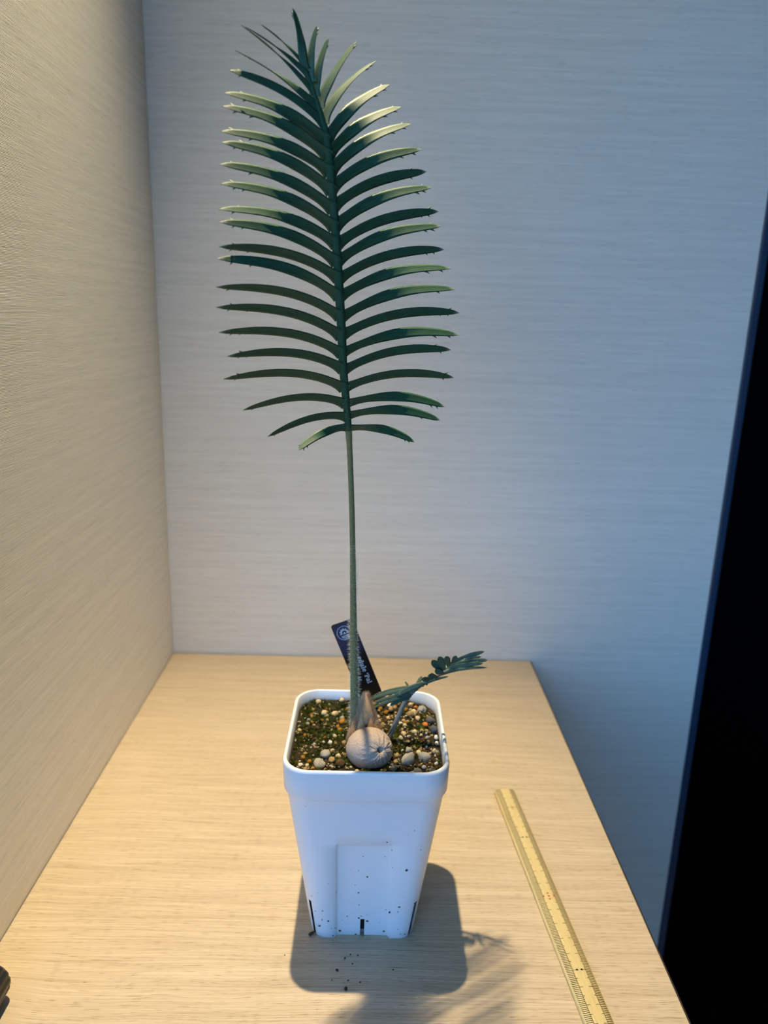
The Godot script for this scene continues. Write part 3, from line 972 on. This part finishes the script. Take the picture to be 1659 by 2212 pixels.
func young_leaf(t: Node3D, off: Vector3) -> void:
	# the short second leaf, still uncurling to the right
	var ctrl := [[836, 1604, -0.352], [850, 1572, -0.354], [866, 1535, -0.356], [880, 1508, -0.357], [900, 1486, -0.357], [930, 1467, -0.356], [960, 1452, -0.355], [985, 1437, -0.354], [1005, 1424, -0.353]]
	var pts := []
	for c in ctrl: pts.append(on_z(c[0], c[1], c[2]) + off)
	var path := smooth_path(pts, 40)
	var rad := []
	for i in 41: rad.append(along([0.00135, 0.0013, 0.00125, 0.0012, 0.0012, 0.0011, 0.0009, 0.0007, 0.0005], i / 40.0))
	var o := put("young_leaf", tube(path, rad, 12), speckle(Color(0.46, 0.47, 0.45), 0.3, 0.1, 121, 120.0, 0.03, 0.8), t)
	tag(o, "short young leaf arching over the pot's right side", "")
	var lm := leaf_material()
	lm.roughness = 0.6
	# root x, y, tip x, y, depth of tip, width, twists
	var blades := [[895, 1490, 797, 1511, -0.352, 0.0019, 25, 30], [886, 1500, 808, 1518, -0.350, 0.0019, 20, 25], [888, 1502, 809, 1528, -0.349, 0.0021, 15, 25], [905, 1484, 805, 1503, -0.356, 0.0018, 30, 30], [884, 1507, 842, 1524, -0.351, 0.0020, 20, 20], [900, 1488, 828, 1517, -0.352, 0.0024, 15, 15], [915, 1477, 862, 1500, -0.353, 0.0028, 15, 20], [885, 1492, 875, 1472, -0.362, 0.0012, 0, 10], [898, 1490, 912, 1461, -0.362, 0.0024, 0, 10], [918, 1478, 936, 1455, -0.361, 0.0028, 5, 10],
		[902, 1486, 970, 1461, -0.346, 0.0014, 10, 35], [952, 1457, 1054, 1442, -0.345, 0.0016, 20, 40], [968, 1444, 1055, 1425, -0.348, 0.0029, 15, 20], [962, 1450, 1045, 1432, -0.346, 0.0027, 20, 20], [974, 1436, 1047, 1407, -0.352, 0.0027, 5, 15], [978, 1440, 1040, 1418, -0.350, 0.0022, 15, 20]]
	for b in blades:
		var p0 := on_z(b[0], b[1], -0.3555) + off
		var p1 := on_z(b[2], b[3], b[4]) + off
		put("leaflet", leaflet(p0, p1, (p1 - p0).length() * 0.05, b[5], b[6], b[7], true, 1.0, false, Color(0.058, 0.122, 0.094)), lm, o)
	# short blunt leaflets still unfolding, like rounded lobes
	for b in [[955, 1450, 933, 1427, 0.0036], [960, 1447, 948, 1419, 0.0036], [969, 1438, 963, 1418, 0.0034], [977, 1431, 986, 1417, 0.0024], [958, 1455, 940, 1447, 0.0032], [945, 1464, 926, 1458, 0.0030], [932, 1470, 912, 1466, 0.0028]]:
		var p0 := on_z(b[0], b[1], -0.3535) + off
		var p1 := on_z(b[2], b[3], -0.3495) + off
		put("leaflet", leaflet(p0, p1, 0.0, b[4], 5, 15, false, 1.0, true, Color(0.058, 0.122, 0.094)), lm, o)

# ---------------------------------------------------------------- name tag
func flat_text(s: String, size: float, depth: float, serif: bool, bold: int, m: Material, parent: Node3D, at: Vector3, turn: float, called: String) -> void:
	var tm := TextMesh.new()
	var f := SystemFont.new()
	f.font_names = PackedStringArray(["Droid Serif" if serif else "Droid Sans"])
	f.font_weight = bold
	f.font_italic = serif
	tm.font = f
	tm.text = s
	tm.font_size = 64
	tm.pixel_size = 0.01
	tm.depth = 0.02
	tm.horizontal_alignment = HORIZONTAL_ALIGNMENT_CENTER
	var o := put(called, tm, m, parent)
	o.position = at
	o.rotation.z = turn
	o.scale = Vector3.ONE * (size / 0.64)

func name_tag() -> void:
	var w := 0.0130
	var lengthy := 0.062
	var ax := Vector3(-0.0104, 0.0261, 0.0).normalized()
	var top_left := on_z(714, 1352, -0.3925)
	var right := Vector3(ax.y, -ax.x, 0)
	var t := thing("plant_label", top_left + right * w * 0.5 - ax * lengthy)
	t.basis = Basis(right, ax, Vector3.BACK)
	tag(t, "dark plastic plant name tag leaning in the soil behind the tall stalk", "plant label")
	var th := 0.0007
	var outline := func(x0: float, x1: float, y0: float, y1: float, r: float) -> PackedVector2Array:
		var p := PackedVector2Array()
		p.append(Vector2(x0, y0)); p.append(Vector2(x1, y0))
		for k in 7:
			var a := PI / 2 * k / 6.0
			p.append(Vector2(x1 - r + r * cos(a), y1 - r + r * sin(a)))
		for k in 7:
			var a := PI / 2 + PI / 2 * k / 6.0
			p.append(Vector2(x0 + r + r * cos(a), y1 - r + r * sin(a)))
		return p
	put("plate", prism(outline.call(-w / 2, w / 2, 0.0, lengthy, 0.0014), -th / 2, th / 2), mat(lin(0.006, 0.006, 0.007), 0.28), t)
	put("printed_panel", prism(outline.call(-w / 2 + 0.0004, w / 2 - 0.0004, lengthy - 0.0205, lengthy - 0.0004, 0.0011), th / 2 - 0.0001, th / 2 + 0.00004), mat(lin(0.010, 0.020, 0.062), 0.28), t)
	var ink := mat(lin(0.62, 0.66, 0.72), 0.5)
	var z := th / 2 + 0.00004
	# round emblem: ring, a spray of leaves, and two short lines of lettering
	var cx := -0.0006
	var cy := lengthy - 0.0066
	var st := SurfaceTool.new()
	st.begin(Mesh.PRIMITIVE_TRIANGLES)
	for k in 40:
		var a := TAU * k / 40.0
		var b := TAU * (k + 1) / 40.0
		var q := []
		for pr in [[a, 0.00435], [b, 0.00435], [b, 0.00410], [a, 0.00410]]: q.append(Vector3(cx + cos(pr[0]) * pr[1], cy + sin(pr[0]) * pr[1], z + 0.00003))
		face(st, q, Vector3.BACK)
	st.generate_normals()
	put("emblem_ring", st.commit(), ink, t)
	st = SurfaceTool.new()
	st.begin(Mesh.PRIMITIVE_TRIANGLES)
	for k in 13:
		var a := deg_to_rad(-12.0 + 204.0 * k / 12.0)
		var d := Vector3(cos(a), sin(a), 0)
		var s := Vector3(-sin(a), cos(a), 0)
		var o := Vector3(cx, cy + 0.0002, z + 0.00003)
		var rl := 0.0032 if k % 2 == 0 else 0.0027
		face(st, [o + d * 0.0004 + s * 0.00022, o + d * (rl * 0.7) + s * 0.00024, o + d * rl, o + d * (rl * 0.7) - s * 0.00024, o + d * 0.0004 - s * 0.00022], Vector3.BACK)
	var hub := []
	for k in 12: hub.append(Vector3(cx + cos(TAU * k / 12.0) * 0.0013, cy + 0.0004 + sin(TAU * k / 12.0) * 0.0011, z + 0.00003))
	face(st, hub, Vector3.BACK)
	st.generate_normals()
	put("emblem_plant", st.commit(), ink, t)
	flat_text("MIN", 0.0020, 0.00004, false, 800, ink, t, Vector3(cx - 0.0003, cy - 0.0021, z + 0.00003), 0.0, "lettering")
	flat_text("CACT", 0.0013, 0.00004, false, 800, ink, t, Vector3(cx, cy - 0.0034, z + 0.00003), 0.0, "lettering")
	flat_text("edule 'Pal", 0.0036, 0.00004, true, 700, ink, t, Vector3(0.0020, lengthy - 0.0318, z + 0.00003), -PI / 2, "lettering")
	flat_text("Ar", 0.0030, 0.00004, true, 400, ink, t, Vector3(-0.0024, lengthy - 0.0360, z + 0.00003), -PI / 2, "lettering")

func prism(poly: PackedVector2Array, z0: float, z1: float) -> ArrayMesh:
	var st := SurfaceTool.new()
	st.begin(Mesh.PRIMITIVE_TRIANGLES)
	st.set_smooth_group(-1)
	for z in [[z0, -1.0], [z1, 1.0]]:
		var loop := []
		for p in poly: loop.append(Vector3(p.x, p.y, z[0]))
		face(st, loop, Vector3(0, 0, z[1]))
	for i in poly.size():
		var a := poly[i]
		var b := poly[(i + 1) % poly.size()]
		if a.distance_to(b) < 1e-7: continue
		var e := b - a
		face(st, [Vector3(a.x, a.y, z0), Vector3(b.x, b.y, z0), Vector3(b.x, b.y, z1), Vector3(a.x, a.y, z1)], Vector3(e.y, -e.x, 0))
	st.generate_normals()
	return st.commit()

# ---------------------------------------------------------------- ruler
func ruler() -> void:
	var start := Vector3(0.097, 0.0, -0.4579)
	var ang := 0.0887
	var t := thing("bamboo_ruler", start)
	t.rotation.y = ang
	tag(t, "bamboo ruler with black millimetre ticks lying beside the pot", "ruler")
	var length := 0.200
	var wid := 0.0143
	# face print: u along the length, v across (v = 0 on the pot side)
	var W := 2048
	var H := 146
	var im := Image.create(W, H, false, Image.FORMAT_RGB8)
	var n := noise_bytes(16, H, 0.5, 131, W, H, 3)
	var n2 := noise_bytes(64, H, 0.5, 132, W, H, 2)
	for y in H:
		for x in W:
			var i := y * W + x
			var k := 1.0 + (n[i] - 128) / 128.0 * 0.13 + (n2[i] - 128) / 128.0 * 0.05
			im.set_pixel(x, y, Color(0.80 * k, 0.725 * k, 0.52 * k))
	var ink := Color(0.17, 0.155, 0.10)
	var px := W / length
	var py := H / wid
	var l1 := 0.0042
	var l2 := 0.0108
	for l in [l1, l2]:
		im.fill_rect(Rect2i(0, int(l * py) - 1, W, 2), ink)
	for mm in range(0, 200):
		var x := int(mm * 0.001 * px)
		im.fill_rect(Rect2i(x, int(0.0008 * py), 4, int((l1 - 0.0008) * py)), ink)
		im.fill_rect(Rect2i(x, int(l2 * py), 4, H - int(l2 * py)), ink)
		if mm % 5 == 0 and mm > 0:
			var ext := 0.0019 if mm % 10 == 0 else 0.0010
			if mm == 100: ext = 0.0
			im.fill_rect(Rect2i(x, int(l1 * py), 3, int(ext * py)), ink)
			im.fill_rect(Rect2i(x, int((l2 - ext) * py), 3, int(ext * py)), ink)
	var dot := func(cx: float, cy: float, r: float, c: Color):
		for yy in range(int((cy - r) * py) - 1, int((cy + r) * py) + 2):
			for xx in range(int((cx - r) * px) - 1, int((cx + r) * px) + 2):
				if xx < 0 or yy < 0 or xx >= W or yy >= H: continue
				if Vector2(xx / px - cx, yy / py - cy).length() < r: im.set_pixel(xx, yy, c)
	var mid := (l1 + l2) / 2.0
	for cm in [0.05, 0.15]:
		dot.call(cm, mid - 0.0011, 0.00058, Color(0.12, 0.12, 0.10))
		dot.call(cm, mid + 0.0013, 0.00058, Color(0.12, 0.12, 0.10))
	var red := Color(0.62, 0.10, 0.10)
	for k in 160:
		var a := TAU * k / 160.0
		dot.call(0.10 + cos(a) * 0.0022, mid + sin(a) * 0.0029, 0.00009, Color(0.70, 0.56, 0.36))
	for q in [[0, 0], [-0.0022, 0], [0.0022, 0], [0, -0.0031], [0, 0.0031]]:
		dot.call(0.10 + q[0], mid + q[1], 0.00055, red)
	# maker's stamp near the far end, a small worn mark
	for k in 40:
		dot.call(0.0205 + rng.randf_range(-0.0018, 0.0018), mid + rng.randf_range(-0.0010, 0.0010), 0.00022, Color(0.62, 0.52, 0.30))
	var m := mat(Color(1, 1, 1), 0.38, 0.45)
	m.albedo_texture = ImageTexture.create_from_image(im)
	m.texture_repeat = false
	var st := SurfaceTool.new()
	st.begin(Mesh.PRIMITIVE_TRIANGLES)
	# cross section: x across (0 at the pot side), height; v per point
	var hw := wid / 2.0
	var sec := [[-hw, 0.0, 0.01], [-hw, 0.0012, 0.02], [-hw + 0.0007, 0.0025, 0.055], [-0.003, 0.0030, 0.29], [0.0035, 0.0030, 0.745], [hw - 0.0006, 0.0022, 0.955], [hw, 0.0014, 0.985], [hw, 0.0, 0.99]]
	var rows := []
	var uvs := []
	for z in [0.0, 0.0006, length - 0.0006, length]:
		var row := []
		var ur := []
		for s in sec:
			var cut := 0.0006 if z == 0.0 or z == length else 0.0
			row.append(Vector3(clampf(s[0], -hw + cut, hw - cut), s[1], z))
			ur.append(Vector2(z / length, clampf((s[0] + hw) / wid, 0.005, 0.995)))
		rows.append(row)
		uvs.append(ur)
	rows.reverse(); uvs.reverse()
	quad_grid(st, rows, true, [], uvs)
	# end faces
	for e in [0, rows.size() - 1]:
		var loop: Array = rows[e]
		st.generate_normals()
	var o := put("ruler_strip", st.commit(), m, t)
	o.position.y = 0.0002
	var st2 := SurfaceTool.new()
	st2.begin(Mesh.PRIMITIVE_TRIANGLES)
	st2.set_smooth_group(-1)
	face(st2, rows[0], Vector3.BACK)
	face(st2, rows[rows.size() - 1], Vector3.FORWARD)
	st2.generate_normals()
	var ends := put("ruler_end", st2.commit(), mat(Color(0.72, 0.60, 0.34), 0.6), t)
	ends.position.y = 0.0002

# ---------------------------------------------------------------- black bar by the wall
func dark_bar() -> void:
	var r := 0.0098
	var at := Vector3(-0.1765, r + 0.0004, -0.2925)
	var t := thing("ribbed_bar", at)
	tag(t, "black ribbed plastic bar lying on the desk against the side wall", "bar")
	var rows := []
	for z in [[0.0, 0.80], [0.0010, 0.93], [0.0025, 1.0], [0.20, 1.0]]:
		var row := []
		for k in 96:
			var a := -TAU * k / 96.0
			var flute := 1.0 - 0.07 * pow(absf(sin(a * 7.0)), 6.0)
			row.append(Vector3(cos(a), sin(a), 0) * r * z[1] * flute + Vector3(0, 0, z[0]))
		rows.append(row)
	rows.reverse()
	put("bar_shell", grid_mesh(rows, true), mat(lin(0.006, 0.006, 0.006), 0.35), t)
	var cap := []
	for f in [0.0, 0.5, 0.8]:
		var row := []
		for k in 96:
			var a := -TAU * k / 96.0
			row.append(Vector3(cos(a), sin(a), 0) * r * f)
		cap.append(row)
	put("end_cap", grid_mesh(cap, true), mat(lin(0.005, 0.005, 0.005), 0.5), t)

# ---------------------------------------------------------------- crumbs of soil on the desk
func crumbs() -> void:
	var m := mat(lin(0.035, 0.026, 0.020), 0.9)
	var mesh := pebble_mesh(140)
	var i := 0
	for q in [[757, 2062, 4], [773, 2064, 4], [745, 2070, 5], [761, 2082, 4], [728, 2096, 7], [752, 2118, 4], [778, 2122, 4], [747, 2136, 9], [717, 2117, 3], [849, 2095, 4], [615, 2063, 3]]:
		var r: float = q[2] / 3600.0 / 2.0 * 0.62
		var o := put("soil_crumb" if i == 0 else "soil_crumb_%03d" % i, mesh, m)
		o.position = on_y(q[0], q[1], r * 0.5) 
		o.position.y = r * 0.8
		o.scale = Vector3(r, r * 0.8, r * 1.4)
		o.rotation.y = rng.randf() * 3.0
		var said := "tiny dark soil crumb on the desk in front of the pot"
		if q[2] == 9: said = "largest of the soil crumbs, at the front edge of the pot's shadow"
		elif q[2] == 7: said = "second largest soil crumb, inside the pot's shadow"
		elif q[0] == 615: said = "lone soil speck on the lamplit desk just outside the pot's shadow"
		tag(o, said, "crumb", "soil crumbs on the desk")
		i += 1
	var flake := on_y(672, 2017, 0.001)
	var f := put("bark_flake", pebble_mesh(141), speckle(Color(0.30, 0.22, 0.17), 0.5, 0.1, 151, 2.0, 0.02), self)
	f.position = Vector3(flake.x, 0.0011, flake.z)
	f.scale = Vector3(0.0017, 0.0008, 0.0009)
	f.rotation = Vector3(0, 0.4, 0.35)
	tag(f, "brown dry flake at the foot of the white pot", "flake")
